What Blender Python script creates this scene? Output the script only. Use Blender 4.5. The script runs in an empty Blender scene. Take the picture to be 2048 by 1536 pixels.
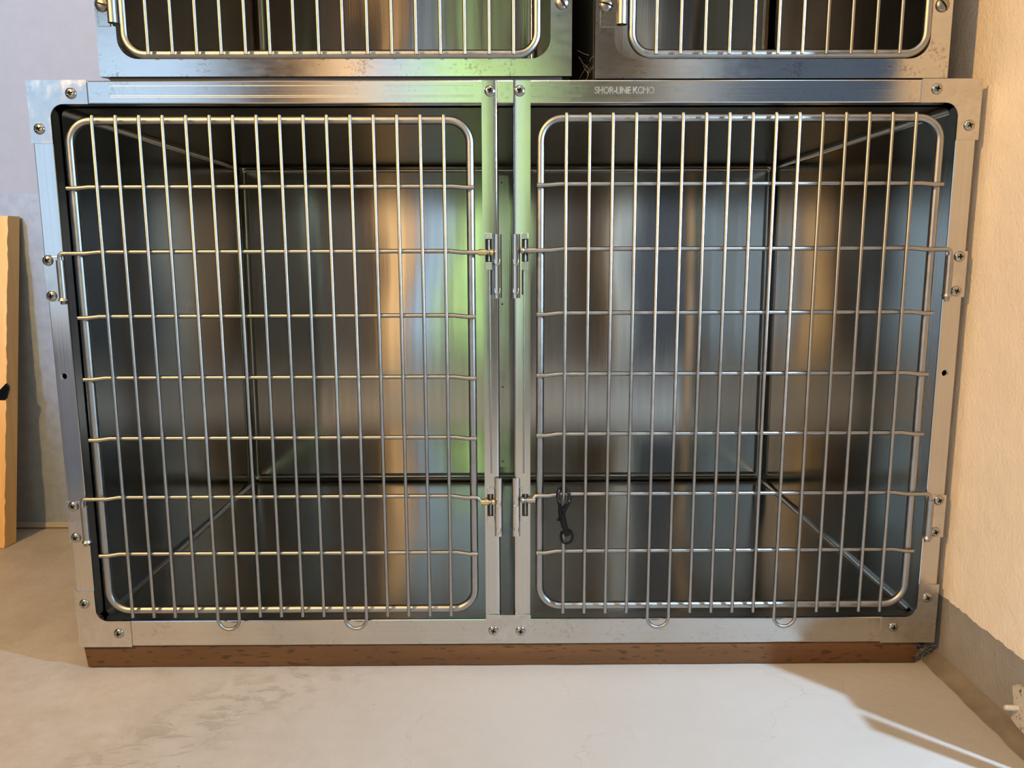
import bpy, bmesh, math, random
from mathutils import Vector, Matrix, noise as mnoise
random.seed(7)
SC = bpy.context.scene
COL = SC.collection
PI = math.pi
WL = {}          # object name -> world location

# ------------------------------------------------------------------ materials
def new_mat(name):
    m = bpy.data.materials.new(name); m.use_nodes = True
    nt = m.node_tree; nt.nodes.clear()
    out = nt.nodes.new('ShaderNodeOutputMaterial')
    b = nt.nodes.new('ShaderNodeBsdfPrincipled')
    nt.links.new(b.outputs[0], out.inputs[0])
    return m, nt, b

def noise_node(nt, scale3, scale=1.0, detail=4.0, rough=0.55, coord='Object', dist=0.0):
    tc = nt.nodes.new('ShaderNodeTexCoord'); mp = nt.nodes.new('ShaderNodeMapping')
    mp.inputs['Scale'].default_value = scale3
    nt.links.new(tc.outputs[coord], mp.inputs[0])
    n = nt.nodes.new('ShaderNodeTexNoise')
    n.inputs['Scale'].default_value = scale; n.inputs['Detail'].default_value = detail
    n.inputs['Roughness'].default_value = rough; n.inputs['Distortion'].default_value = dist
    nt.links.new(mp.outputs[0], n.inputs['Vector'])
    return n

def ramp(nt, src, stops):
    r = nt.nodes.new('ShaderNodeValToRGB')
    e = r.color_ramp.elements
    while len(e) < len(stops): e.new(0.5)
    for i, (p, c) in enumerate(stops):
        e[i].position = p; e[i].color = (*c, 1.0) if len(c) == 3 else c
    nt.links.new(src, r.inputs[0])
    return r

def maprange(nt, src, a, b, c, d):
    n = nt.nodes.new('ShaderNodeMapRange')
    n.inputs[1].default_value = a; n.inputs[2].default_value = b
    n.inputs[3].default_value = c; n.inputs[4].default_value = d
    nt.links.new(src, n.inputs[0])
    return n

def bump(nt, b, hts, strength, dist, prev=None):
    n = nt.nodes.new('ShaderNodeBump')
    n.inputs['Strength'].default_value = strength; n.inputs['Distance'].default_value = dist
    nt.links.new(hts, n.inputs['Height'])
    if prev: nt.links.new(prev.outputs[0], n.inputs['Normal'])
    nt.links.new(n.outputs[0], b.inputs['Normal'])
    return n

def steel(name, base=(0.6, 0.59, 0.57), rough=0.22, rvar=0.06, grain=(4, 4, 260), gb=0.0006, aniso=0.0, rot=0.0,
          wave=0.0, wave_scale=2.0, stain=0.0, stain_col=(0.22, 0.15, 0.09), cvar=0.08, blotch_amt=1.0):
    m, nt, b0 = new_mat(name)
    nt.nodes.remove(b0)
    out = [n for n in nt.nodes if n.type == 'OUTPUT_MATERIAL'][0]
    b = nt.nodes.new('ShaderNodeBsdfAnisotropic'); b.distribution = 'BECKMANN'
    nt.links.new(b.outputs[0], out.inputs[0])
    g = noise_node(nt, grain, 1.0, 3.0, 0.6)
    blotch = noise_node(nt, (1, 1, 1), 9.0, 5.0, 0.6)
    bl = maprange(nt, blotch.outputs[0], 0.0, 1.0, 0.5 - 0.5 * blotch_amt, 0.5 + 0.5 * blotch_amt)
    mx = nt.nodes.new('ShaderNodeMath'); mx.operation = 'ADD'
    nt.links.new(g.outputs[0], mx.inputs[0]); nt.links.new(bl.outputs[0], mx.inputs[1])
    rr = maprange(nt, mx.outputs[0], 0.6, 1.4, rough - rvar, rough + rvar)
    nt.links.new(rr.outputs[0], b.inputs['Roughness'])
    lo = tuple(c * (1 - cvar) for c in base); hi = tuple(min(1, c * (1 + cvar)) for c in base)
    cr = ramp(nt, mx.outputs[0], [(0.3, lo), (0.7, hi)])
    # ramp input is 0..2, halve it
    hv = nt.nodes.new('ShaderNodeMath'); hv.operation = 'MULTIPLY'; hv.inputs[1].default_value = 0.5
    nt.links.new(mx.outputs[0], hv.inputs[0]); nt.links.new(hv.outputs[0], cr.inputs[0])
    colsock = cr.outputs[0]
    if stain > 0:
        s1 = noise_node(nt, (1, 1, 1), 16.0, 6.0, 0.75)
        s2 = noise_node(nt, (1, 1, 1), 180.0, 2.0, 0.6)
        mm = nt.nodes.new('ShaderNodeMath'); mm.operation = 'MULTIPLY'
        nt.links.new(s1.outputs[0], mm.inputs[0]); nt.links.new(s2.outputs[0], mm.inputs[1])
        f = maprange(nt, mm.outputs[0], 0.30, 0.42, 0.0, stain)
        mix = nt.nodes.new('ShaderNodeMix'); mix.data_type = 'RGBA'
        nt.links.new(f.outputs[0], mix.inputs[0]); nt.links.new(colsock, mix.inputs[6])
        mix.inputs[7].default_value = (*stain_col, 1)
        colsock = mix.outputs[2]
    nt.links.new(colsock, b.inputs['Color'])
    prev = None
    if gb > 0: prev = bump(nt, b, g.outputs[0], 0.5, gb)
    if wave > 0:
        w = noise_node(nt, (1, 1, 1), wave_scale, 1.0, 0.4)
        prev = bump(nt, b, w.outputs[0], 1.0, wave, prev)
    if aniso > 0:
        b.inputs['Anisotropy'].default_value = aniso
        b.inputs['Rotation'].default_value = rot
        t = nt.nodes.new('ShaderNodeTangent'); t.direction_type = 'RADIAL'; t.axis = 'Z'
        nt.links.new(t.outputs[0], b.inputs['Tangent'])
    return m

def plain(name, col, rough=0.5, metal=0.0, var=0.0, scale=20.0, bmp=0.0, bscale=60.0):
    m, nt, b = new_mat(name)
    b.inputs['Metallic'].default_value = metal; b.inputs['Roughness'].default_value = rough
    if var > 0:
        n = noise_node(nt, (1, 1, 1), scale, 5.0, 0.6)
        cr = ramp(nt, n.outputs[0], [(0.3, tuple(c * (1 - var) for c in col)), (0.7, tuple(min(1, c * (1 + var)) for c in col))])
        nt.links.new(cr.outputs[0], b.inputs['Base Color'])
    else:
        b.inputs['Base Color'].default_value = (*col, 1)
    if bmp > 0:
        n2 = noise_node(nt, (1, 1, 1), bscale, 3.0, 0.55)
        bump(nt, b, n2.outputs[0], 0.6, bmp)
    return m

M = {}
M['rail_h'] = steel('rail_steel', rough=0.20, rvar=0.05, grain=(3, 3, 420), gb=0.00006, stain=0.3, stain_col=(0.25, 0.2, 0.14))
M['rail_v'] = steel('post_steel', rough=0.22, rvar=0.06, grain=(420, 420, 3), gb=0.00006)
M['plate'] = steel('plate_steel', rough=0.30, rvar=0.10, grain=(60, 60, 60), gb=0.00002, cvar=0.14)
M['upper'] = steel('upper_frame_steel', rough=0.17, rvar=0.05, grain=(40, 40, 120), gb=0.00006, stain=0.6, stain_col=(0.20, 0.13, 0.07))
M['wire'] = steel('wire_steel', base=(0.40, 0.398, 0.39), rough=0.47, rvar=0.05, grain=(80, 80, 80), gb=0.0)
M['liner'] = steel('liner_steel', base=(0.49, 0.48, 0.445), rough=0.13, rvar=0.02, grain=(300, 300, 2), gb=0.00002, aniso=0.5, rot=0.0, wave=0.005, wave_scale=2.2, cvar=0.06, blotch_amt=0.4)
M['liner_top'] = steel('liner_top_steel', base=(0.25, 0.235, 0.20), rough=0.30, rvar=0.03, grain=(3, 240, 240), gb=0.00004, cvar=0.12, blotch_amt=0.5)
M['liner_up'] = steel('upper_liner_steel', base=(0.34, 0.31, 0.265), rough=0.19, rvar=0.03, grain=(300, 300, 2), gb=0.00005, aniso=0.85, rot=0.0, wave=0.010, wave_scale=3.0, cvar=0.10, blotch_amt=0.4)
M['screw'] = steel('screw_steel', base=(0.42, 0.41, 0.39), rough=0.30, grain=(200, 200, 200), gb=0.0)
M['letter'] = steel('stamped_steel', base=(0.62, 0.61, 0.58), rough=0.42, grain=(200, 200, 200), gb=0.0)
M['old_screw'] = steel('old_screw_steel', base=(0.33, 0.30, 0.26), rough=0.4, grain=(200, 200, 200), gb=0.0)
M['brass'] = steel('heat_tinted_steel', base=(0.72, 0.55, 0.30), rough=0.3, grain=(200, 200, 200), gb=0.0)
M['case'] = plain('casing_metal', (0.22, 0.2, 0.17), 0.5, 0.7)
M['dark'] = plain('shade_and_rivet_black', (0.012, 0.011, 0.010), 0.6)  # near-black standing in for shade in screw recesses and latch slots
M['black'] = plain('black_enamel', (0.003, 0.003, 0.004), 0.20)
M['black'].node_tree.nodes['Principled BSDF'].inputs['Specular IOR Level'].default_value = 0.25
M['rubber'] = plain('shim_rubber', (0.02, 0.018, 0.018), 0.7)
M['galv'] = plain('galvanised_sheet', (0.36, 0.44, 0.58), 0.42, 0.45, 0.12, 40)
M['wall_grey'] = plain('lavender_grey_paint', (0.35, 0.43, 0.62), 0.6, 0, 0.03, 30, 0.0006, 260)
M['room'] = plain('room_wall_paint', (0.30, 0.26, 0.21), 0.75)
M['ceil'] = plain('ceiling_paint', (0.66, 0.62, 0.55), 0.8)
M['dim'] = plain('dark_passage_paint', (0.10, 0.10, 0.11), 0.8)
M['added_block'] = plain('added_block_blue_grey', (0.62, 0.70, 0.84), 0.5)
M['trim'] = plain('door_trim', (0.42, 0.40, 0.38), 0.5)
M['chip'] = plain('chipped_paint_metal', (0.62, 0.58, 0.50), 0.5, 0, 0.0)
M['web'] = plain('cobweb', (0.30, 0.25, 0.18), 0.9)
M['bolt'] = plain('zinc_bolt', (0.75, 0.73, 0.72), 0.4, 0.3)

def mat_cream():
    m, nt, b = new_mat('cream_wall_with_grey_base_band')
    tc = nt.nodes.new('ShaderNodeTexCoord'); sp = nt.nodes.new('ShaderNodeSeparateXYZ')
    nt.links.new(tc.outputs['Object'], sp.inputs[0])
    n = noise_node(nt, (1, 1, 1), 55.0, 3.0, 0.6)
    nn = maprange(nt, n.outputs[0], 0.3, 0.7, -0.0022, 0.0022)
    ad = nt.nodes.new('ShaderNodeMath'); ad.operation = 'ADD'
    nt.links.new(sp.outputs[2], ad.inputs[0]); nt.links.new(nn.outputs[0], ad.inputs[1])
    f = maprange(nt, ad.outputs[0], 0.0752, 0.0760, 0.0, 1.0)
    c1 = noise_node(nt, (1, 1, 1), 12.0, 4.0, 0.6)
    band = ramp(nt, c1.outputs[0], [(0.3, (0.27, 0.265, 0.25)), (0.7, (0.33, 0.325, 0.31))])
    cream = ramp(nt, c1.outputs[0], [(0.3, (0.87, 0.80, 0.69)), (0.7, (0.92, 0.85, 0.74))])
    mix = nt.nodes.new('ShaderNodeMix'); mix.data_type = 'RGBA'
    nt.links.new(f.outputs[0], mix.inputs[0]); nt.links.new(band.outputs[0], mix.inputs[6]); nt.links.new(cream.outputs[0], mix.inputs[7])
    # a few specks
    sn = noise_node(nt, (1, 1, 1), 95.0, 2.0, 0.5)
    sf = maprange(nt, sn.outputs[0], 0.80, 0.83, 0.0, 0.7)
    mix2 = nt.nodes.new('ShaderNodeMix'); mix2.data_type = 'RGBA'
    nt.links.new(sf.outputs[0], mix2.inputs[0]); nt.links.new(mix.outputs[2], mix2.inputs[6]); mix2.inputs[7].default_value = (0.2, 0.13, 0.07, 1)
    nt.links.new(mix2.outputs[2], b.inputs['Base Color'])
    b.inputs['Roughness'].default_value = 0.55
    pn = noise_node(nt, (1, 1, 1), 170.0, 2.0, 0.5)
    p1 = bump(nt, b, pn.outputs[0], 0.8, 0.0016)
    p2 = noise_node(nt, (1, 1, 1), 30.0, 2.0, 0.5)
    p2b = bump(nt, b, p2.outputs[0], 0.6, 0.0035, p1)
    bump(nt, b, f.outputs[0], 0.8, 0.0012, p2b)
    return m

def mat_floor():
    m, nt, b = new_mat('painted_concrete')
    n1 = noise_node(nt, (1, 1, 1), 3.0, 6.0, 0.6)
    n2 = noise_node(nt, (1, 1, 1), 13.0, 9.0, 0.72)
    base = ramp(nt, n1.outputs[0], [(0.3, (0.41, 0.40, 0.375)), (0.7, (0.46, 0.45, 0.43))])
    # worn brownish dirt that gathers on the left of the slab
    tc = nt.nodes.new('ShaderNodeTexCoord'); sp = nt.nodes.new('ShaderNodeSeparateXYZ')
    nt.links.new(tc.outputs['Object'], sp.inputs[0])
    gx = maprange(nt, sp.outputs[0], -0.75, 0.05, 1.0, 0.08)
    d = maprange(nt, n2.outputs[0], 0.42, 0.62, 0.0, 0.42)
    dm = nt.nodes.new('ShaderNodeMath'); dm.operation = 'MULTIPLY'
    nt.links.new(gx.outputs[0], dm.inputs[0]); nt.links.new(d.outputs[0], dm.inputs[1])
    mix = nt.nodes.new('ShaderNodeMix'); mix.data_type = 'RGBA'
    nt.links.new(dm.outputs[0], mix.inputs[0]); nt.links.new(base.outputs[0], mix.inputs[6]); mix.inputs[7].default_value = (0.30, 0.26, 0.20, 1)
    # a flaking, scuffed streak running out from the plinth
    dt = nt.nodes.new('ShaderNodeVectorMath'); dt.operation = 'DOT_PRODUCT'; dt.inputs[1].default_value = (0.78, -0.625, 0.0)
    sb = nt.nodes.new('ShaderNodeVectorMath'); sb.operation = 'SUBTRACT'; sb.inputs[1].default_value = (-0.42, -0.10, 0.0)
    nt.links.new(tc.outputs['Object'], sb.inputs[0]); nt.links.new(sb.outputs[0], dt.inputs[0])
    ab = nt.nodes.new('ShaderNodeMath'); ab.operation = 'ABSOLUTE'; nt.links.new(dt.outputs['Value'], ab.inputs[0])
    mk = maprange(nt, ab.outputs[0], 0.0, 0.13, 1.0, 0.0)
    fl = noise_node(nt, (20, 34, 1), 1.0, 8.0, 0.68, dist=0.6)
    ft = maprange(nt, fl.outputs[0], 0.52, 0.60, 0.0, 0.5)
    fm = nt.nodes.new('ShaderNodeMath'); fm.operation = 'MULTIPLY'
    nt.links.new(mk.outputs[0], fm.inputs[0]); nt.links.new(ft.outputs[0], fm.inputs[1])
    mixf = nt.nodes.new('ShaderNodeMix'); mixf.data_type = 'RGBA'
    nt.links.new(fm.outputs[0], mixf.inputs[0]); nt.links.new(mix.outputs[2], mixf.inputs[6]); mixf.inputs[7].default_value = (0.27, 0.23, 0.17, 1)
    mix = mixf
    # fine cracks
    v = nt.nodes.new('ShaderNodeTexVoronoi'); v.feature = 'DISTANCE_TO_EDGE'; v.inputs['Scale'].default_value = 3.2
    dn = noise_node(nt, (1, 1, 1), 5.0, 4.0, 0.6)
    av = nt.nodes.new('ShaderNodeVectorMath'); av.operation = 'MULTIPLY_ADD'
    nt.links.new(dn.outputs['Color'], av.inputs[0]); av.inputs[1].default_value = (0.35, 0.35, 0.0)
    nt.links.new(tc.outputs['Object'], av.inputs[2]); nt.links.new(av.outputs[0], v.inputs['Vector'])
    ck = maprange(nt, v.outputs['Distance'], 0.0, 0.004, 0.45, 0.0)
    ckn = maprange(nt, n1.outputs[0], 0.45, 0.6, 0.0, 1.0)
    cm = nt.nodes.new('ShaderNodeMath'); cm.operation = 'MULTIPLY'
    nt.links.new(ck.outputs[0], cm.inputs[0]); nt.links.new(ckn.outputs[0], cm.inputs[1])
    mixc = nt.nodes.new('ShaderNodeMix'); mixc.data_type = 'RGBA'
    nt.links.new(cm.outputs[0], mixc.inputs[0]); nt.links.new(mix.outputs[2], mixc.inputs[6]); mixc.inputs[7].default_value = (0.27, 0.23, 0.18, 1)
    # specks
    s = noise_node(nt, (1, 1, 1), 130.0, 2.0, 0.5)
    sf = maprange(nt, s.outputs[0], 0.80, 0.82, 0.0, 0.7)
    mixs = nt.nodes.new('ShaderNodeMix'); mixs.data_type = 'RGBA'
    nt.links.new(sf.outputs[0], mixs.inputs[0]); nt.links.new(mixc.outputs[2], mixs.inputs[6]); mixs.inputs[7].default_value = (0.10, 0.08, 0.05, 1)
    nt.links.new(mixs.outputs[2], b.inputs['Base Color'])
    b.inputs['Roughness'].default_value = 0.5
    p = bump(nt, b, n2.outputs[0], 0.5, 0.004)
    n3 = noise_node(nt, (1, 1, 1), 150.0, 3.0, 0.6)
    p = bump(nt, b, n3.outputs[0], 0.4, 0.0008, p)
    bump(nt, b, fm.outputs[0], 0.5, -0.0025, p)
    return m

def mat_wood(name, c0, c1, axis=2, rough=0.55, nick=0.0, scale=1.0):
    m, nt, b = new_mat(name)
    s = [38 * scale] * 3; s[axis] = 1.6 * scale
    g = noise_node(nt, tuple(s), 1.0, 5.0, 0.6, dist=0.4)
    big = noise_node(nt, (1, 1, 1), 3.0, 2.0, 0.5)
    mx = nt.nodes.new('ShaderNodeMix'); mx.data_type = 'FLOAT'; mx.inputs[0].default_value = 0.35
    nt.links.new(g.outputs[0], mx.inputs[2]); nt.links.new(big.outputs[0], mx.inputs[3])
    cr = ramp(nt, mx.outputs[0], [(0.3, c0), (0.68, c1)])
    cs = cr.outputs[0]
    if nick > 0:
        sn = [230] * 3; sn[axis] = 46
        k = noise_node(nt, tuple(sn), 1.0, 1.0, 0.4)
        f = maprange(nt, k.outputs[0], 0.63, 0.68, 0.0, nick)
        mix = nt.nodes.new('ShaderNodeMix'); mix.data_type = 'RGBA'
        nt.links.new(f.outputs[0], mix.inputs[0]); nt.links.new(cs, mix.inputs[6]); mix.inputs[7].default_value = (0.035, 0.018, 0.008, 1)
        cs = mix.outputs[2]
    nt.links.new(cs, b.inputs['Base Color']); b.inputs['Roughness'].default_value = rough
    bump(nt, b, g.outputs[0], 0.3, 0.0006)
    return m
def mat_added_glow():  # warm glow of the added column, made to show in reflections
    m, nt, b = new_mat('added_column_glow')
    b.inputs['Base Color'].default_value = (0.8, 0.7, 0.5, 1); b.inputs['Roughness'].default_value = 0.8
    b.inputs['Emission Color'].default_value = (1.0, 0.55, 0.2, 1); b.inputs['Emission Strength'].default_value = 1.7
    return m
M['added_glow'] = mat_added_glow()
M['cream'] = mat_cream()
M['floor'] = mat_floor()
M['board'] = mat_wood('pine_board', (0.76, 0.45, 0.17), (0.92, 0.62, 0.29), axis=2)
M['plinth'] = mat_wood('treated_timber', (0.075, 0.032, 0.009), (0.15, 0.068, 0.019), axis=0, nick=0.8)
M['casing_wood'] = mat_wood('window_casing_wood', (0.5, 0.3, 0.13), (0.66, 0.42, 0.2), axis=2)
M['leaf'] = plain('hedge_leaves', (0.33, 0.48, 0.19), 0.6, 0, 0.45, 7)
M['grass'] = plain('lawn', (0.2, 0.36, 0.1), 0.8, 0, 0.3, 5)

# ------------------------------------------------------------------ mesh helpers
def wloc(o): return WL[o.name] if o else Vector((0, 0, 0))

def obj(name, bm, mat, parent=None, smooth=None, origin=None):
    """Links the bmesh (in world coordinates) as ONE mesh object."""
    bmesh.ops.recalc_face_normals(bm, faces=bm.faces)
    vs = [v.co for v in bm.verts]
    if origin is None:
        lo = Vector((min(v.x for v in vs), min(v.y for v in vs), min(v.z for v in vs)))
        hi = Vector((max(v.x for v in vs), max(v.y for v in vs), max(v.z for v in vs)))
        origin = (lo + hi) / 2
    origin = Vector(origin)
    bmesh.ops.translate(bm, verts=bm.verts, vec=-origin)
    me = bpy.data.meshes.new(name); bm.to_mesh(me); bm.free()
    for mm in (mat if isinstance(mat, (list, tuple)) else [mat]): me.materials.append(mm)
    if smooth is not None:
        me.polygons.foreach_set('use_smooth', [True] * len(me.polygons))
        me.set_sharp_from_angle(angle=math.radians(smooth))
    o = bpy.data.objects.new(name, me); COL.objects.link(o)
    WL[o.name] = origin
    o.parent = parent; o.location = origin - wloc(parent)
    return o

def place(name, src, world, parent=None, rot=(0, 0, 0)):
    """Another object of the same shape (mesh data shared)."""
    o = bpy.data.objects.new(name, src.data); COL.objects.link(o)
    world = Vector(world); WL[o.name] = world
    o.parent = parent; o.location = world - wloc(parent); o.rotation_euler = rot
    return o

def thing(name, label, cat, loc, group=None):
    o = bpy.data.objects.new(name, None); COL.objects.link(o)
    o.empty_display_size = 0.05
    o.location = loc; WL[o.name] = Vector(loc)
    o['label'] = label; o['category'] = cat
    if group: o['group'] = group
    return o

def tag(o, label=None, cat=None, group=None, kind=None):
    if label: o['label'] = label
    if cat: o['category'] = cat
    if group: o['group'] = group
    if kind: o['kind'] = kind
    return o

def struct(name, bm, mat, label=None, origin=(0, 0, 0), smooth=None):
    o = obj(name, bm, mat, None, smooth, origin); o['kind'] = 'structure'
    if label: o['label'] = label; o['category'] = name.split('_')[0]
    return o

def box(bm, x0, x1, y0, y1, z0, z1, bev=0.0, seg=2):
    r = bmesh.ops.create_cube(bm, size=1.0)
    for v in r['verts']:
        v.co = Vector(((x0 + x1) / 2 + v.co.x * (x1 - x0), (y0 + y1) / 2 + v.co.y * (y1 - y0), (z0 + z1) / 2 + v.co.z * (z1 - z0)))
    if bev > 0:
        es = list({e for v in r['verts'] for e in v.link_edges})
        bmesh.ops.bevel(bm, geom=es, offset=bev, segments=seg, affect='EDGES', profile=0.5)
    return bm

def B(*a, **k):
    return box(bmesh.new(), *a, **k)

def tube(bm, pts, r, n=12, closed=False, caps=True, radii=None):
    pts = [Vector(p) for p in pts]
    N = len(pts); rings = []
    def tan(i):
        if closed: return (pts[(i + 1) % N] - pts[i - 1]).normalized()
        a = pts[max(i - 1, 0)]; b = pts[min(i + 1, N - 1)]
        return (b - a).normalized()
    t = tan(0)
    ref = Vector((0, 1, 0)) if abs(t.y) < 0.9 else Vector((1, 0, 0))
    u = (ref - t * ref.dot(t)).normalized()
    for i in range(N):
        t = tan(i)
        u = (u - t * u.dot(t)).normalized(); w = t.cross(u)
        rr = radii[i] if radii else r
        rings.append([bm.verts.new(pts[i] + (u * math.cos(2 * PI * k / n) + w * math.sin(2 * PI * k / n)) * rr) for k in range(n)])
    M_ = N if closed else N - 1
    for i in range(M_):
        a = rings[i]; b = rings[(i + 1) % N]
        for k in range(n):
            bm.faces.new((a[k], a[(k + 1) % n], b[(k + 1) % n], b[k]))
    if caps and not closed:
        bm.faces.new(rings[0][::-1]); bm.faces.new(rings[-1])
    return bm

def rrect(x0, x1, z0, z1, r, n=8, corners=(1, 1, 1, 1)):
    """Rounded rectangle (x, z) starting bottom-left corner, counter-clockwise."""
    out = []
    for (cx, cz, a0, on, px, pz) in ((x0 + r, z0 + r, PI, corners[0], x0, z0), (x1 - r, z0 + r, 1.5 * PI, corners[1], x1, z0),
                             (x1 - r, z1 - r, 0, corners[2], x1, z1), (x0 + r, z1 - r, 0.5 * PI, corners[3], x0, z1)):
        if on:
            for k in range(n + 1):
                a = a0 + 0.5 * PI * k / n
                out.append((cx + r * math.cos(a), cz + r * math.sin(a)))
        else: out.append((px, pz))
    return out

def prism(bm, poly, y0, y1):
    """Extrudes an (x, z) polygon from y0 to y1."""
    a = [bm.verts.new((x, y0, z)) for x, z in poly]; b = [bm.verts.new((x, y1, z)) for x, z in poly]
    n = len(poly)
    bm.faces.new(a); bm.faces.new(b[::-1])
    for i in range(n): bm.faces.new((a[i], b[i], b[(i + 1) % n], a[(i + 1) % n]))
    return bm

def frame_plate(bm, outer, inner, y0, y1):
    """Flat plate with a hole; outer and inner have the same number of points."""
    n = len(inner)
    L = {}
    for key, poly, y in (('of', outer, y0), ('if', inner, y0), ('ob', outer, y1), ('ib', inner, y1)):
        L[key] = [bm.verts.new((x, y, z)) for x, z in poly]
    for i in range(n):
        j = (i + 1) % n
        for a, b in (('of', 'if'), ('if', 'ib'), ('ib', 'ob'), ('ob', 'of')):
            q = [L[a][i], L[a][j], L[b][j], L[b][i]]
            if (q[0].co - q[1].co).length < 1e-7: q = [q[0], q[2], q[3]]
            bm.faces.new(q)
    return bm

def lathe_y(bm, prof, cx, cz, n=20):
    """Revolves (radius, y) pairs about the y axis through (cx, cz)."""
    rings = []
    for r, y in prof:
        if r < 1e-6: rings.append([bm.verts.new((cx, y, cz))])
        else: rings.append([bm.verts.new((cx + r * math.cos(2 * PI * k / n), y, cz + r * math.sin(2 * PI * k / n))) for k in range(n)])
    for a, b in zip(rings, rings[1:]):
        for k in range(n):
            if len(a) == 1: bm.faces.new((a[0], b[k], b[(k + 1) % n]))
            elif len(b) == 1: bm.faces.new((a[k], a[(k + 1) % n], b[0]))
            else: bm.faces.new((a[k], a[(k + 1) % n], b[(k + 1) % n], b[k]))
    return bm

def boolean_cut(o, cutter_bm):
    me = bpy.data.meshes.new('cut'); bmesh.ops.recalc_face_normals(cutter_bm, faces=cutter_bm.faces); cutter_bm.to_mesh(me); cutter_bm.free()
    c = bpy.data.objects.new('cut', me); COL.objects.link(c)
    md = o.modifiers.new('b', 'BOOLEAN'); md.object = c; md.operation = 'DIFFERENCE'; md.solver = 'EXACT'
    dg = bpy.context.evaluated_depsgraph_get(); dg.update()
    nm = bpy.data.meshes.new_from_object(o.evaluated_get(dg))
    old = o.data; o.modifiers.clear(); o.data = nm; nm.name = old.name
    bpy.data.objects.remove(c)

# screws: dome heads with a real recess, facing -y, base at y = 0
def shade_recess(bm, cross):  # recess faces get near-black: their shade is painted on
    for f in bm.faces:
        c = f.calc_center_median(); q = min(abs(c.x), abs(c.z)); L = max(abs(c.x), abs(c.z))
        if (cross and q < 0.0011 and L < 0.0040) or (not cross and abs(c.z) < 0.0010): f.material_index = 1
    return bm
def screw_bm(R=0.0083, h=0.0042, cross=True):
    bm = bmesh.new(); nr, n = 16, 56
    def height(r, a):
        z = h * math.sqrt(max(0.0, 1 - (r / R) ** 2 * 0.97))
        u = r * math.cos(a); v = r * math.sin(a)
        if cross:
            q = min(abs(u), abs(v)); L = max(abs(u), abs(v))
            if q < 0.00105 and L < 0.0043: z -= 0.0036 * (1 - (L / 0.0043) ** 3)
        else:
            if abs(v) < 0.0011: z = min(z, h - 0.0022) - 0.0008
        return max(z, 0.0)
    c = bm.verts.new((0, -height(0, 0), 0)); prev = None
    for i in range(1, nr + 1):
        r = R * i / nr
        ring = [bm.verts.new((r * math.cos(2 * PI * k / n), -height(r, 2 * PI * k / n) if i < nr else 0.0, r * math.sin(2 * PI * k / n))) for k in range(n)]
        for k in range(n):
            if prev is None: bm.faces.new((c, ring[k], ring[(k + 1) % n]))
            else: bm.faces.new((prev[k], prev[(k + 1) % n], ring[(k + 1) % n], ring[k]))
        prev = ring
    return bm
_screw = {}
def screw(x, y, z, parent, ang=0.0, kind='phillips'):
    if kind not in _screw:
        o = obj('screw', shade_recess(screw_bm(R=0.0085 if kind == 'phillips' else 0.0105, h=0.0042 if kind == 'phillips' else 0.006, cross=(kind == 'phillips')), kind == 'phillips'),
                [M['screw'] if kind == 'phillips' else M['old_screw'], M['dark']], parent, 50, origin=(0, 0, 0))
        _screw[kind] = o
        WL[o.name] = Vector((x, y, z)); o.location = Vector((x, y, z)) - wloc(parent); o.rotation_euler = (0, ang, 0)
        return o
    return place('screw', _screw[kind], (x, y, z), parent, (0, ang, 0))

# ------------------------------------------------------------------ the setting
ZF = -0.042          # floor level (z = 0 is the underside of the big cage's front)
XW = 0.7400          # right wall
XL, YB, ZC = -3.5, -3.2, 2.40
DOOR0, DOOR1 = -0.307, -2.30      # doorway in the right wall, out of frame
b = bmesh.new(); box(b, XL - 0.1, 2.2, YB - 0.1, 1.05, ZF - 0.1, ZF); struct('floor', b, M['floor'])
b = bmesh.new(); box(b, XL - 0.1, 2.2, YB - 0.1, 1.05, ZC, ZC + 0.1); struct('ceiling', b, M['ceil'])
b = bmesh.new(); box(b, XW, XW + 0.10, DOOR0, 0.95, ZF, ZC)
box(b, XW, XW + 0.10, DOOR1, DOOR0, 2.0, ZC); box(b, XW, XW + 0.10, YB, DOOR1, ZF, ZC)
struct('wall_right', b, M['cream'])
b = bmesh.new(); box(b, -0.752, XW, 0.95, 1.05, ZF, ZC); struct('wall_back', b, M['room'])
b = bmesh.new(); box(b, XL, -0.752, 0.7206, 0.95, ZF, ZC); struct('wall_back_left', b, M['wall_grey'])
b = bmesh.new(); box(b, XL - 0.1, XL, YB, 1.05, ZF, ZC); struct('wall_left', b, M['room'])

# wall behind the camera, with its two windows
WIN = [(-0.72, -0.14, 0.02, 2.25), (-3.40, -1.52, 0.02, 1.95), (-0.06, 0.16, 0.85, 2.25)]
xs = [XL, WIN[1][0], WIN[1][1], WIN[0][0], WIN[0][1], WIN[2][0], WIN[2][1], 2.2]
b = bmesh.new()
for x0, x1, hole in ((xs[0], xs[1], None), (xs[1], xs[2], WIN[1]), (xs[2], xs[3], None), (xs[3], xs[4], WIN[0]), (xs[4], xs[5], None), (xs[5], xs[6], WIN[2]), (xs[6], xs[7], None)):
    if hole is None: box(b, x0, x1, YB - 0.1, YB, ZF, ZC)
    else:
        box(b, x0, x1, YB - 0.1, YB, ZF, hole[2]); box(b, x0, x1, YB - 0.1, YB, hole[3], ZC)
struct('wall_front', b, M['room'])
b = bmesh.new(); box(b, XW + 0.10, 2.2, -2.40, -2.30, ZF, ZC); struct('wall_passage', b, M['dim'])
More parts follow.
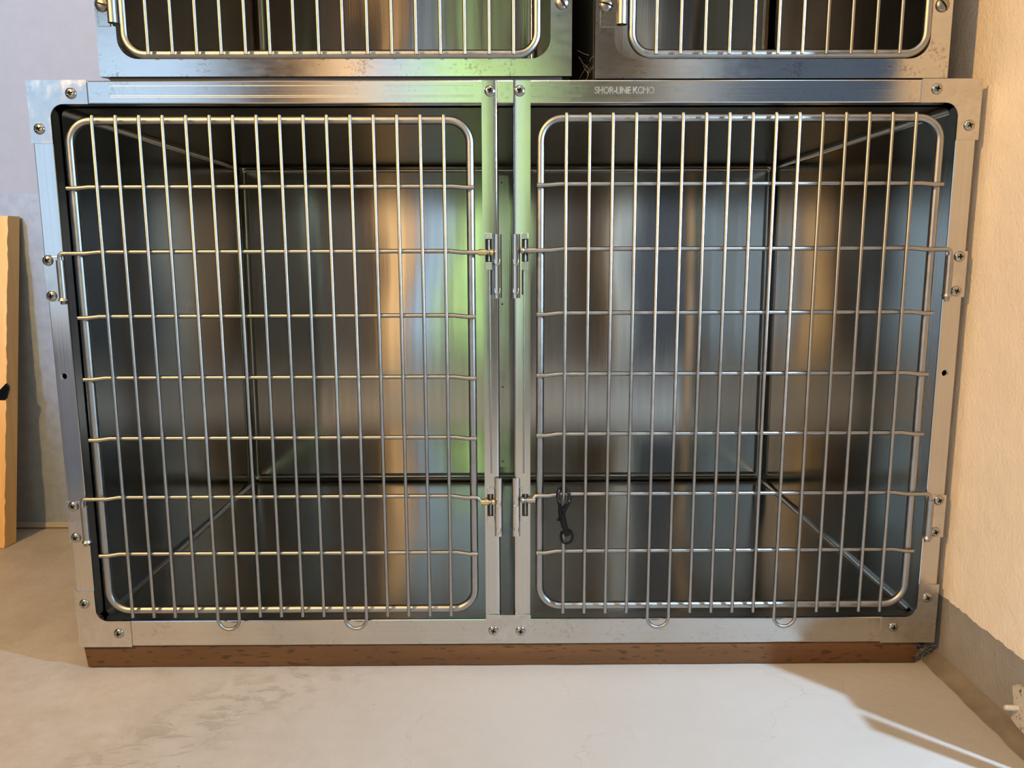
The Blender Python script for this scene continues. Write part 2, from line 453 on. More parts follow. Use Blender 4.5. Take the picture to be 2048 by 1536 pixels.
for i, (x0, x1, z0, z1) in enumerate(WIN):
    b = bmesh.new(); w = 0.07 if i == 1 else 0.035
    box(b, x0 - w, x0, YB, YB + 0.02, max(z0 - w, ZF), z1 + w); box(b, x1, x1 + w, YB, YB + 0.02, max(z0 - w, ZF), z1 + w)
    box(b, x0, x1, YB, YB + 0.02, z1, z1 + w); box(b, x0 - w, x1 + w, YB, YB + 0.05, max(z0 - w, ZF), z0)
    xm = (x0 + x1) / 2; zm = (z0 + z1) / 2
    box(b, xm - 0.02, xm + 0.02, YB - 0.07, YB - 0.03, z0, z1)
    struct('window_%d' % (i + 1), b, M['casing_wood'])
# adjoining space beyond the doorway
b = bmesh.new(); box(b, 2.2, 2.3, YB, 1.05, ZF, ZC); struct('wall_far_right', b, M['dim'])
b = bmesh.new(); box(b, XW + 0.10, 2.2, 0.6, 0.7, ZF, ZC); struct('wall_side', b, M['dim'])

# painted filler cove where the right wall meets the floor
b = bmesh.new(); pts = []
prof = [(0.0, 0.018), (-0.006, 0.011), (-0.011, 0.006), (-0.018, 0.002), (-0.026, 0.0004)]
ny = 60; rows = []
for k in range(ny + 1):
    y = 0.02 + (DOOR0 - 0.02) * k / ny
    row = []
    for dx, dz in prof:
        jit = 0.0025 * mnoise.noise(Vector((y * 30, dx * 60, 1.3)))
        row.append(b.verts.new((XW + dx + (jit if dx < 0 else 0) - 0.0004, y, ZF + dz + jit * 0.3 + 0.0004)))
    rows.append(row)
for r0, r1 in zip(rows, rows[1:]):
    for k in range(len(prof) - 1): b.faces.new((r0[k], r0[k + 1], r1[k + 1], r1[k]))
o = struct('trim_1', b, plain('grey_cove_filler', (0.20, 0.175, 0.14), 0.6, 0, 0.2, 25, 0.001, 80), smooth=60)

# galvanised sheet on the back wall at left and the strip under it
o = obj('kick_sheet', B(-2.0, -0.756, 0.7190, 0.7205, ZF + 0.016, 0.798), M['galv'])
tag(o, 'galvanised metal sheet covering the lower lavender wall behind the board', 'metal sheet')
b = B(-2.0, -0.756, 0.714, 0.7200, ZF + 0.003, ZF + 0.016, 0.001); struct('trim_2', b, M['trim'])

# ------------------------------------------------------------------ cage doors of welded wire
def wire_door(parent, name, x0, x1, z0, z1, rc, vx, vtop, vbot, hz=(), loops=(), hinge=None, label=None, zt=None):
    RY, HY, VY = 0.0, -0.0096, -0.0158
    ring = obj(name, tube(bmesh.new(), [(x, RY, z) for x, z in rrect(x0, x1, z0, z1, rc, 10)], 0.0064, 14, closed=True), M['wire'], parent, 60)
    if label: ring['label'] = label
    lp = set(i for pr in loops for i in pr)
    master = None
    for i, x in enumerate(vx):
        if i in lp: continue
        if master is None:
            master = obj('vertical_bar', tube(bmesh.new(), [(x, VY + 0.002, vtop), (x, VY, vtop - 0.004), (x, VY, (vtop + vbot) / 2), (x, VY, vbot)], 0.0028, 10), M['wire'], ring, 60)
        else: place('vertical_bar', master, (x, WL[master.name].y, WL[master.name].z), ring)
    for i, j in loops:
        xa, xb = vx[i], vx[j]; r = (xb - xa) / 2; zc = 0.0545
        p = [(xa, VY + 0.002, vtop), (xa, VY, vtop - 0.004), (xa, VY, zc + 0.05), (xa, VY, zc)]
        p += [((xa + xb) / 2 - r * math.cos(PI * k / 12), VY, zc - r * math.sin(PI * k / 12)) for k in range(1, 12)]
        p += [(xb, VY, zc), (xb, VY, zc + 0.05), (xb, VY, vtop - 0.004), (xb, VY + 0.002, vtop)]
        o = obj('looped_bar', tube(bmesh.new(), p, 0.0028, 10), M['wire'], ring, 60)
        o['label'] = 'wire bent into a hanging loop below the door'
    for k, z in enumerate(hz):
        xa, xb = x0 - 0.006, x1 + 0.006
        dz = -0.0018 - 0.0008 * k / 3
        pts = [(xa, HY, z + dz), (xa + 0.014, HY, z + dz), (xa + 0.034, HY, z), (xb - 0.034, HY, z), (xb - 0.014, HY, z + dz), (xb, HY, z + dz)]
        if hinge and k in (1, 5):
            hx, s = hinge            # x of the hinge pin, side (-1 hinge at left, +1 at right)
            zz = z + dz; zbot = (0.5775 if k == 1 else 0.1815)
            end = [(hx, HY, zz - 0.006), (hx, HY, zbot)]
            arc = [(hx - s * 0.006 * (1 - math.sin(a)), HY, zz - 0.006 * (1 - math.cos(a))) for a in (0.0, 0.4, 0.8, 1.2)]
            hin = [(hx - s * 0.006, HY, zz)] + arc[1:] + end
            drop = 0.0 if k == 1 else -0.0075
            lx = -s * 0.0225        # the latch end
            lat = [(x0 if s > 0 else x1, HY, zz), ((x0 - 0.007) if s > 0 else (x1 + 0.007), HY, zz), ((x0 - 0.013) if s > 0 else (x1 + 0.013), HY - 0.001, zz + drop), (-lx if False else (0.0235 if s > 0 else -0.0235), HY - 0.001, zz + drop)]
            if s < 0:   # hinge at left
                pts = hin[::-1] + [(x0 + 0.014, HY, zz), (x0 + 0.034, HY, z), (x1 - 0.034, HY, z), (x1 - 0.014, HY, zz)] + lat
            else:
                pts = lat[::-1] + [(x0 + 0.014, HY, zz), (x0 + 0.034, HY, z), (x1 - 0.034, HY, z), (x1 - 0.014, HY, zz)] + hin
            obj('hinge_bar', tube(bmesh.new(), pts, 0.0034, 12), M['wire'], ring, 60)
            kx = 0.0385 if s > 0 else -0.0375
            sl = bmesh.new()
            tube(sl, [(kx - 0.0065, HY - 0.001, zz + drop), (kx + 0.0065, HY - 0.001, zz + drop)], 0.0048, 14)
            tx = 0.0245 if s > 0 else -0.0235
            tube(sl, [(tx - 0.0035, HY - 0.001, zz + drop), (tx - 0.0015, HY - 0.001, zz + drop), (tx + 0.0015, HY - 0.001, zz + drop), (tx + 0.0035, HY - 0.001, zz + drop)], 0.005, 14, radii=[0.003, 0.0052, 0.0052, 0.003])
            o = obj('latch_tip', sl, M['brass'] if s < 0 else M['wire'], ring, 60)
            if s < 0: o['label'] = 'brass coloured latch tip'
        else:
            obj('horizontal_bar', tube(bmesh.new(), pts, 0.0034, 12), M['wire'], ring, 60)
    return ring

# ------------------------------------------------------------------ the double-door cage
cage = thing('double_door_cage', 'wide stainless steel kennel cage with two wire doors, standing on the timber plinth', 'animal cage', (0, 0.43, 0))
HW, HT = 0.7246, 0.914
OX0, OX1, OZ0, OZ1 = -0.6920, 0.6905, 0.0456, 0.8797
RY = 0.026
tr = obj('top_rail', B(-0.7215, 0.7215, 0.0, RY, OZ1, HT, 0.002), M['rail_h'], cage)
br = obj('bottom_rail', B(-0.7215, 0.7215, 0.0, RY, 0.0, OZ0, 0.002), M['rail_h'], cage)
sl_ = obj('side_rail', B(-0.7225, OX0, 0.0, RY, OZ0, OZ1, 0.0015), M['rail_v'], cage)
sr_ = obj('side_rail', B(OX1, 0.7215, 0.0, RY, OZ0, OZ1, 0.0015), M['rail_v'], cage)
for o, x in ((sl_, -0.7095), (sr_, 0.7050)):
    c = bmesh.new(); lathe_y(c, [(0.0, -0.01), (0.0052, -0.01), (0.0052, 0.0), (0.0036, 0.0022), (0.0036, 0.03), (0.0, 0.03)], x - WL[o.name].x, 0.4622 - WL[o.name].z, 20)
    for v in c.verts: v.co.y -= WL[o.name].y
    c2 = bpy.data.objects  # the cutter is built in the rail's own frame
    me = bpy.data.meshes.new('cut'); bmesh.ops.recalc_face_normals(c, faces=c.faces)
    for v in c.verts: v.co += WL[o.name]
    boolean_cut(o, c)
# engraved lines and lettering on the top rail
b = bmesh.new()
for z, xa, xb in ((0.9058, -0.60, -0.05), (0.8915, -0.60, -0.05), (0.8893, -0.60, -0.05), (0.8915, 0.038, 0.115), (0.8893, 0.038, 0.115), (0.9045, 0.038, 0.115)):
    box(b, xa, xb, -0.00035, 0.0002, z, z + 0.0006)
o = obj('score_lines', b, M['letter'], tr)
cu = bpy.data.curves.new('stamped_lettering', 'FONT'); cu.body = 'SHOR-LINE KCMO'; cu.size = 0.0165; cu.extrude = 0.0004; cu.bevel_depth = 0.00028; cu.bevel_resolution = 1
cu.space_character = 0.98
to = bpy.data.objects.new('tmp_text', cu); COL.objects.link(to)
dg = bpy.context.evaluated_depsgraph_get(); dg.update()
tm = bpy.data.meshes.new_from_object(to.evaluated_get(dg)); bpy.data.objects.remove(to)
b = bmesh.new(); b.from_mesh(tm)
xs_ = [v.co.x for v in b.verts]; ys_ = [v.co.y for v in b.verts]
sx = 0.0905 / (max(xs_) - min(xs_)); sz = 0.0105 / (max(ys_) - min(ys_)); mx_, my_ = min(xs_), min(ys_)
for v in b.verts: v.co = Vector((0.1345 + (v.co.x - mx_) * sx, -0.0002 - v.co.z, 0.8935 + (v.co.y - my_) * sz))
o = obj('stamped_lettering', b, M['letter'], tr); o['label'] = 'letters SHOR-LINE KCMO stamped in the top rail'

def corner_plate(sx, top, ax, az, screws, r=0.020):
    """L-shaped plate; sx = -1 left / +1 right; arms reach to x = ax and z = az."""
    xo = sx * HW; zo = HT + 0.0006 if top else -0.0006
    xi = OX0 if sx < 0 else OX1; zi = OZ1 if top else OZ0
    dz = -1 if top else 1
    P = [(xo, zo), (ax, zo), (ax, zi)]
    cx, cz = xi - sx * r, zi + dz * r
    for k in range(9):
        a = 0.5 * PI * k / 8
        P.append((cx + sx * r * math.sin(a), cz - dz * r * math.cos(a)))
    P += [(xi, az), (xo, az)]
    b = bmesh.new(); prism(b, P, -0.0018, 0.0)
    # the gusset behind the plate that rounds the opening
    o = obj('corner_plate', b, M['plate'], cage)
    for x, z in screws: screw(x, -0.0018, z, o, random.uniform(-0.5, 0.5))
    return o
corner_plate(-1, True, -0.6337, 0.8222, ((-0.6579, 0.8952), (-0.7104, 0.8435)))
corner_plate(1, True, 0.632, 0.8246, ((0.6551, 0.8997), (0.7088, 0.8461)))
corner_plate(-1, False, -0.6357, 0.0992, ((-0.7095, 0.077), (-0.6561, 0.0239)))
corner_plate(1, False, 0.632, 0.1036, ((0.7057, 0.0805), (0.652, 0.0275)))

# the two centre posts: flat face with a rolled inner edge
def post(sx):
    outer, inner = (0.0370, 0.0100) if sx > 0 else (0.0375, 0.0126)
    prof = [(outer, 0.012), (outer, -0.0026)]
    r = 0.0055
    for k in range(7):
        a = 0.5 * PI * k / 6
        prof.append((inner + r - r * math.sin(a), -0.0026 + r - r * math.cos(a)))
    prof += [(inner, 0.024), (inner + 0.0015, 0.024), (inner + 0.0015, 0.012)]
    b = bmesh.new(); zs = [0.040, OZ1, HT - 0.001]
    z0, z1 = 0.040, HT - 0.0008
    lo = [b.verts.new((sx * x, y, z0)) for x, y in prof]; hi = [b.verts.new((sx * x, min(y, 0.024), z1)) for x, y in prof]
    n = len(prof)
    for i in range(n): b.faces.new((lo[i], lo[(i + 1) % n], hi[(i + 1) % n], hi[i]))
    b.faces.new(lo[::-1]); b.faces.new(hi)
    o = obj('center_post', b, M['rail_v'], cage, 40)
    screw(-0.0247 if sx < 0 else 0.0203, -0.0026, 0.8975, o, 0.5)
    return o
posts = {-1: post(-1), 1: post(1)}
bp = obj('post_base_plate', B(-0.0370, 0.0380, -0.0052, -0.0002, 0.0112, 0.0545, 0.0006), M['plate'], cage)
screw(-0.0249, -0.0052, 0.0273, bp, 0.3); screw(0.0208, -0.0052, 0.0261, bp, 0.1)

# slide latches: cover, tabs, dark plate for the spring slot and the rod that links the two
def latch(sx, zt, zb, ztab, ztab2):
    p = posts[sx]
    xc = sx * (0.0150 if sx < 0 else 0.0140)
    b = bmesh.new(); n = 10; r = 0.0068; prof = []
    for k in range(n + 1):
        a = PI * k / n
        prof.append((xc + r * math.cos(a), -0.0030 - 0.0062 * math.sin(a)))
    lo = [b.verts.new((x, y, zb)) for x, y in prof]; hi = [b.verts.new((x, y, zt)) for x, y in prof]
    for i in range(n): b.faces.new((lo[i], lo[i + 1], hi[i + 1], hi[i]))
    b.faces.new(lo[::-1]); b.faces.new(hi); b.faces.new((lo[0], hi[0], hi[-1], lo[-1]))
    o = obj('latch_cover', b, M['rail_v'], p, 40)
    for z in (zt - 0.042, zb + 0.012):
        c = bmesh.new()
        path = [(xc - 0.0036, -0.0082, z + 0.0035), (xc - 0.0038, -0.0084, z)] + [(xc + 0.0038 * math.cos(PI + PI * k / 10), -0.0084 - 0.0010 * math.sin(PI * k / 10), z + 0.0058 * math.sin(PI + PI * k / 10)) for k in range(1, 10)] + [(xc + 0.0038, -0.0084, z), (xc + 0.0036, -0.0082, z + 0.0035)]
        tube(c, path, 0.0007, 6)
        obj('latch_dimple', c, M['wire'], p, 60)
    xt = sx * (0.0285 if sx < 0 else 0.0285)
    obj('latch_tab', B(xt - 0.0052, xt + 0.0052, -0.0085, -0.0026, ztab, ztab + 0.0095, 0.0008), M['plate'], p)
    obj('latch_tab', B(xt - 0.0052, xt + 0.0052, -0.0085, -0.0026, ztab2 - 0.0125, ztab2, 0.0008), M['plate'], p)
    s = B(xt - 0.0050, xt + 0.0050, -0.0031, -0.0026, ztab2, ztab)  # thin dark plate in place of an opening; its shade is painted
    o = obj('latch_slot_shade', s, M['dark'], p); o['label'] = 'dark plate standing in for the open latch slot'
    r_ = bmesh.new(); tube(r_, [(xt + 0.0005, -0.0052, ztab2 + 0.001), (xt + 0.0005, -0.0052, ztab - 0.001)], 0.0017, 8)
    obj('latch_spring_rod', r_, M['wire'], p, 60)
for sx in (-1, 1):
    latch(sx, 0.684, 0.585, 0.6765, 0.6415)
    latch(sx, 0.2925, 0.1935, 0.2660, 0.2290)
    p = posts[sx]
    b = bmesh.new(); tube(b, [(sx * 0.0262, -0.0038, 0.300), (sx * 0.0268, -0.0036, 0.45), (sx * 0.0272, -0.0038, 0.63)], 0.0013, 8)
    obj('linkage_rod', b, M['wire'], p, 60)
    b = B(sx * 0.0245 - 0.0011, sx * 0.0245 + 0.0011, -0.0030, -0.0026, 0.590, 0.629)  # flat dark strip; the slit's inner shade is put into its colour
    o = obj('rod_slot_shade', b, M['dark'], p); o['label'] = 'dark strip standing in for shade in the slit beside the rod'

# inside liner: one welded sheet with rounded inside edges
def liner(name, parent, x0, x1, y0, y1, z0, z1, r, mat, lean=0.0):
    b = bmesh.new(); box(b, x0, x1, y0, y1, z0, z1)
    b.faces.ensure_lookup_table()
    ff = [f for f in b.faces if f.calc_center_median().y < y0 + 1e-5]
    bmesh.ops.delete(b, geom=ff, context='FACES')
    es = [e for e in b.edges if len(e.link_faces) == 2]
    bmesh.ops.bevel(b, geom=es, offset=r, segments=4, affect='EDGES', profile=0.5)
    for v in b.verts:
        if v.co.y > y1 - 0.03: v.co.y += (v.co.z - (z0 + z1) / 2) * lean
    mats = list(mat) if isinstance(mat, (list, tuple)) else [mat]
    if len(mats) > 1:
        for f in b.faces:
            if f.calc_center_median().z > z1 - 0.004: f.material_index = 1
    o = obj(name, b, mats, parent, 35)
    wn = o.modifiers.new('normals', 'WEIGHTED_NORMAL'); wn.mode = 'FACE_AREA'; wn.weight = 100; wn.keep_sharp = True; wn.thresh = 0.0
    return o
D = 0.864
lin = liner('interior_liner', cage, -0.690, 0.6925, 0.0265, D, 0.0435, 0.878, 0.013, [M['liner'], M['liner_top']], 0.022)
cs = bmesh.new()
sides = [(-0.7195, -0.7185), (0.7185, 0.7195)]
for a, c in sides: box(cs, a, c, RY, 0.895, 0.001, HT - 0.001)
box(cs, -0.7185, 0.7185, 0.890, 0.895, 0.001, HT - 0.001); box(cs, -0.7185, 0.7185, RY, 0.890, HT - 0.004, HT - 0.001); box(cs, -0.7185, 0.7185, RY, 0.890, 0.001, 0.004)
obj('outer_casing', cs, M['case'], cage)
# raised seam beads that outline the back panel
b = bmesh.new()
tube(b, [(x, D - 0.010 + (z - 0.46) * 0.022, z) for x, z in rrect(-0.678, 0.680, 0.056, 0.866, 0.006, 5)], 0.0040, 8, closed=True)
obj('panel_bead', b, M['liner'], cage, 60)
dv = obj('divider_channel', prism(bmesh.new(), rrect(-0.0300, 0.0060, 0.0800, 0.8530, 0.006, 5, (1, 1, 1, 1)), D - 0.006, D), M['rail_v'], cage)
dv.rotation_euler = (-0.022, 0, 0)
for z in (0.8352, 0.5214, 0.3000, 0.0956):
    c = bmesh.new(); lathe_y(c, [(0.0, D - 0.0068), (0.0022, D - 0.0066), (0.0024, D - 0.006)], -0.0125, z, 12); obj('rivet', c, M['dark'], dv)

# hinges
def hinge(sx, z0, z1, bx, scr, px0, px1):
    b = bmesh.new(); box(b, min(sx * 0.7243, px1), max(sx * 0.7243, px1), -0.0016, 0.0, z0 - 0.002, z1 + 0.006, 0.0005)
    pl = obj('hinge_plate', b, M['plate'], cage)
    for x, z in scr: screw(x, -0.0016, z, pl, random.uniform(-0.6, 0.6))
    b = bmesh.new(); tube(b, [(bx, -0.0096, z0 + 0.004), (bx, -0.0096, z1)], 0.0058, 16)
    tube(b, [(bx, -0.0096, z0), (bx, -0.0096, z0 + 0.004)], 0.0075, 16, radii=[0.0078, 0.006])
    obj('hinge_barrel', b, M['wire'], pl, 45)
    b = bmesh.new(); tube(b, [(bx, -0.0096, z0 - 0.0055), (bx, -0.0096, z0)], 0.0046, 6)
    obj('hinge_nut', b, M['old_screw'], pl)
hinge(-1, 0.5835, 0.6460, -0.6935, ((-0.7164, 0.6455), (-0.7154, 0.5903)), 0, -0.6995)
hinge(-1, 0.1880, 0.2490, -0.6912, ((-0.7126, 0.2468), (-0.7133, 0.1927)), 0, -0.6985)
hinge(1, 0.5860, 0.6500, 0.6920, ((0.7114, 0.6477), (0.7105, 0.5937)), 0, 0.6995)
hinge(1, 0.1880, 0.2530, 0.6935, ((0.7119, 0.2502), (0.7098, 0.1958)), 0, 0.6995)

vxL = [-0.6234 + 0.03524 * i for i in range(16)]
vxR = [0.0910 + 0.03527 * i for i in range(16)]
wire_door(cage, 'wire_door', -0.6667, -0.0557, 0.0653, 0.8553, 0.034, vxL, 0.8600, 0.0590,
          (0.7564, 0.6583, 0.5585, 0.4609, 0.3624, 0.2641, 0.1676), ((4, 5), (10, 11)), (-0.6935, -1))
wire_door(cage, 'wire_door', 0.0527, 0.6660, 0.0697, 0.8577, 0.034, vxR, 0.8625, 0.0630,
          (0.7594, 0.6611, 0.5618, 0.4647, 0.3669, 0.2667, 0.1691), ((4, 5), (10, 11)), (0.6925, 1))

# ------------------------------------------------------------------ the two cages stacked on top
def upper_cage(label, x0, x1, z0, ox0, ox1, oz0, rx0, rx1, rz0, vx, hp, hb, s1, s2, depth):
    t = thing('single_door_cage', label, 'animal cage', ((x0 + x1) / 2, 0.4, z0))
    z1 = z0 + 0.62; oz1 = z1 - 0.03
    inner = rrect(ox0, ox1, oz0, oz1, 0.030, 8)
    n = 9
    outer = []
    for (cx, cz) in ((x0, z0), (x1, z0), (x1, z1), (x0, z1)): outer += [(cx, cz)] * n
    b = bmesh.new(); frame_plate(b, outer, inner, 0.0, 0.012)
    bmesh.ops.remove_doubles(b, verts=b.verts, dist=1e-6)
    f = obj('front_frame', b, M['upper'], t)
    screw(s1[0], -0.0018, s1[1], f, 0.3, 'slotted'); screw(s2[0], 0.0, s2[1], f, 0.9, 'slotted')
    b = B(hp[0], hp[1], -0.0018, 0.0, hp[2], hp[2] + 0.085, 0.0004); hpl = obj('hinge_plate', b, M['upper'], t)
    b = bmesh.new()
    rr = hb[1]
    for k in range(24):
        pass
    tube(b, [(hb[0], -0.0075, hb[2]), (hb[0], -0.0075, hb[2] + 0.08)], rr, 20, caps=False)
    tube(b, [(hb[0], -0.0075, hb[2] + 0.08), (hb[0], -0.0075, hb[2])], rr * 0.8, 20, caps=False)
    obj('hinge_barrel', b, M['wire'], hpl, 45)
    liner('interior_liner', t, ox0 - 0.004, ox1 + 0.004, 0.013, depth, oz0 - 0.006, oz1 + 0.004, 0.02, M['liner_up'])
    b = bmesh.new()
    for a, c in ((x0 + 0.0015, x0 + 0.003), (x1 - 0.003, x1 - 0.0015)): box(b, a, c, 0.012, depth + 0.02, z0 + 0.001, z1)
    box(b, x0 + 0.003, x1 - 0.003, 0.012, depth + 0.02, z0 + 0.001, z0 + 0.004); box(b, x0 + 0.003, x1 - 0.003, 0.012, depth + 0.02, z1 - 0.004, z1)
    box(b, x0 + 0.003, x1 - 0.003, depth + 0.016, depth + 0.02, z0 + 0.004, z1 - 0.004)
    obj('outer_casing', b, M['case'], t)
    wire_door(t, 'wire_door', rx0, rx1, rz0, oz1 - 0.018, 0.030, vx, oz1 - 0.013, rz0 - 0.0035)
    return t
vA = [-0.5313 + (0.0111 + 0.5313) / 15 * i for i in range(16)]
upper_cage('wider stainless cage with one wire door, stacked beside the grey wall', -0.6128, 0.0992, 0.9195, -0.5835, 0.0672, 0.9446, -0.5716, 0.0466, 0.9510, vA,
           (-0.6090, -0.5905, 0.9910), (-0.5831, 0.0074, 0.9938), (-0.6005, 1.0212), (0.0839, 1.0241), 0.74)
vB = [0.2235 + (0.5874 - 0.2235) / 10 * i for i in range(11)]
upper_cage('narrower stainless cage with one wire door, stacked beside the cream wall', 0.1340, 0.6705, 0.9157, 0.1630, 0.6405, 0.9438, 0.1892, 0.6332, 0.9510, vB,
           (0.1412, 0.1645, 0.9888), (0.1727, 0.0078, 0.9909), (0.1497, 1.0205), (0.6542, 1.0200), 0.80)
o = obj('shim_strip', B(-0.60, 0.085, 0.004, 0.030, HT + 0.0002, 0.9193), M['rubber']); tag(o, 'thin black shim strip under the wider upper cage', 'shim')
o = obj('shim_strip', B(0.14, 0.66, 0.020, 0.045, HT + 0.0002, 0.9155), M['rubber']); tag(o, 'thin black shim strip under the narrower upper cage', 'shim')

# ------------------------------------------------------------------ timber plinth
b = bmesh.new(); box(b, -0.7215, 0.700, 0.004, 0.090, ZF + 0.0005, -0.0010, 0.0035)
bmesh.ops.subdivide_edges(b, edges=[e for e in b.edges if abs(e.verts[0].co.x - e.verts[1].co.x) > 0.5], cuts=60)
for v in b.verts:
    k = mnoise.noise(Vector((v.co.x * 14, v.co.y * 9, v.co.z * 9)))
    v.co.y += 0.0012 * k if v.co.y < 0.04 else 0
    if v.co.x < -0.69 and v.co.z < -0.02: v.co.x += 0.008 * (1 + mnoise.noise(v.co * 60)); v.co.z += 0.001
o = obj('timber_plinth', b, M['plinth'], None, 40); tag(o, 'reddish brown treated timber lying under the double cage', 'timber')
# ------------------------------------------------------------------ leaning pine board
def lean_board():
    t = Vector
    y0, y1 = 0.575, 0.672          # front foot and top front
    z0, z1 = ZF + 0.001, 0.745
    b = bmesh.new()
    th, w = 0.040, 0.30
    x1 = -1.205
    box(b, x1 - w, x1, 0, th, z0, z1)
    bmesh.ops.subdivide_edges(b, edges=[e for e in b.edges if abs(e.verts[0].co.z - e.verts[1].co.z) > 0.3], cuts=70)
    for v in b.verts:
        k = (v.co.z - z0) / (z1 - z0)
        if v.co.x > x1 - 1e-4 and v.co.y < 0.01:          # rough sawn arris
            v.co.x -= 0.004 + 0.003 * mnoise.noise(Vector((0.3, 7.7, v.co.z * 55)))
        v.co.y += y0 + (y1 - y0) * k
        v.co.x += 0.030 * k
    return b
o = obj('pine_board', lean_board(), M['board'], None, 30); tag(o, 'orange pine board leaning on the galvanised sheet', 'board')
# black bracket corner taped to the board, cut by the frame edge
def bracket():
    b = bmesh.new()
    P = [(-1.262, 0.285), (-1.192, 0.352), (-1.187, 0.345), (-1.187, 0.338), (-1.205, 0.290), (-1.240, 0.255)]
    prism(b, P, 0.6185, 0.6245)
    return b
o = obj('black_bracket', bracket(), M['black']); tag(o, 'black metal corner bracket on the face of the pine board', 'bracket')
o.rotation_euler = (0, 0, 0)

# ------------------------------------------------------------------ bolt snap hooked on the right door
snap = thing('bolt_snap', 'black swivel bolt snap clipped on the right wire door', 'snap hook', (0.0985, -0.022, 0.19))
Y0 = -0.0252
def P2(px, py):     # measured outline points (metres) of the clip
    return (px, Y0, py)
c0 = Vector((0.0905, 0, 0.2555))
hook = []
cx, cz = 0.0905, 0.2680
hk = [(0.0860, 0.2440), (0.0832, 0.2560), (0.0815, 0.2670), (0.0835, 0.2740), (0.0880, 0.2768), (0.0945, 0.2755), (0.0990, 0.2705), (0.1000, 0.2640), (0.0980, 0.2570), (0.0935, 0.2495), (0.0905, 0.2440)]
def smooth(pts, n=4):
    out = []
    for i in range(len(pts) - 1):
        p0 = Vector(pts[max(i - 1, 0)]); p1 = Vector(pts[i]); p2 = Vector(pts[i + 1]); p3 = Vector(pts[min(i + 2, len(pts) - 1)])
        for k in range(n):
            t = k / n
            out.append(0.5 * ((2 * p1) + (-p0 + p2) * t + (2 * p0 - 5 * p1 + 4 * p2 - p3) * t * t + (-p0 + 3 * p1 - 3 * p2 + p3) * t ** 3))
    out.append(Vector(pts[-1])); return out
def depth_of(x, z):      # the eye of the hook goes round the wire: its top passes behind
    return Y0
b = bmesh.new()
pp = smooth([(x, 0, z) for x, z in hk]); N = len(pp)
tube(b, [(p.x, max(Y0, -0.0168 + 0.737 * (p.z - 0.2675)), p.z) for p in pp], 0.0020, 10, radii=[0.0032 if i < N * 0.3 else 0.0026 + 0.0024 * max(0, (i / N - 0.65)) / 0.35 for i in range(N)])
tube(b, [(0.0850, Y0, 0.2480), (0.0868, Y0, 0.2400), (0.0890, Y0, 0.2290), (0.0920, Y0, 0.2170), (0.0936, Y0, 0.2110)], 0.004, 12, radii=[0.0040, 0.0056, 0.0056, 0.0050, 0.0046])
tube(b, [(0.0930, Y0, 0.2490), (0.0905, Y0, 0.2430), (0.0885, Y0, 0.2340)], 0.003, 10, radii=[0.0034, 0.0042, 0.0032])
obj('hook_body', b, M['black'], snap, 60)
b = bmesh.new(); tube(b, [(0.0870, Y0, 0.2330), (0.0835, Y0 - 0.001, 0.2305)], 0.0015, 8); bmesh.ops.create_icosphere(b, subdivisions=2, radius=0.0030, matrix=Matrix.Translation((0.0818, Y0 - 0.0012, 0.2290)))
obj('thumb_slider', b, M['black'], snap, 60)
b = bmesh.new(); box(b, 0.0895, 0.1010, Y0 - 0.0046, Y0 + 0.0046, 0.2040, 0.2125, 0.0015); tube(b, [(0.0955, Y0, 0.2060), (0.0962, Y0, 0.2010)], 0.0042, 14)
obj('swivel_barrel', b, M['black'], snap, 45)
rp = [(0.0890, 0.2090), (0.0868, 0.2030), (0.0868, 0.1965), (0.0895, 0.1910), (0.0945, 0.1880), (0.1000, 0.1890), (0.1040, 0.1935), (0.1052, 0.2000), (0.1035, 0.2065), (0.1005, 0.2100)]
b = bmesh.new(); tube(b, [(p.x, Y0, p.z) for p in smooth([(x, 0, z) for x, z in rp])], 0.0024, 10)
obj('swivel_ring', b, M['black'], snap, 60)

# ------------------------------------------------------------------ plate with a bolt at the foot of the right wall
pl = thing('wall_plate', 'chipped off-white metal plate with a bolt at the foot of the cream wall', 'metal plate', (XW - 0.004, -0.235, -0.02))
b = bmesh.new()
pr = [(-0.196, 0.030), (-0.204, 0.038), (-0.262, 0.044), (-0.262, -0.026), (-0.214, -0.022), (-0.200, -0.018), (-0.203, 0.004)]
a = [b.verts.new((XW - 0.006, y, z)) for y, z in pr]; c = [b.verts.new((XW - 0.0005, y, z)) for y, z in pr]
b.faces.new(a); b.faces.new(c[::-1])
for i in range(len(pr)): b.faces.new((a[i], c[i], c[(i + 1) % len(pr)], a[(i + 1) % len(pr)]))
def mat_chip():
    m, nt, bb = new_mat('chipped_white_paint')
    n = noise_node(nt, (1, 1, 1), 190.0, 3.0, 0.6)
    cr = ramp(nt, n.outputs[0], [(0.36, (0.06, 0.045, 0.03)), (0.40, (0.55, 0.53, 0.48))])
    nt.links.new(cr.outputs[0], bb.inputs['Base Color']); bb.inputs['Roughness'].default_value = 0.5
    return m
obj('plate_body', b, mat_chip(), pl)
b = bmesh.new(); tube(b, [(XW - 0.005, -0.2115, 0.0050), (XW - 0.022, -0.2115, 0.0060), (XW - 0.024, -0.2115, 0.0061)], 0.0040, 14, radii=[0.0042, 0.0042, 0.0030])
obj('bolt_shank', b, M['bolt'], pl, 50)

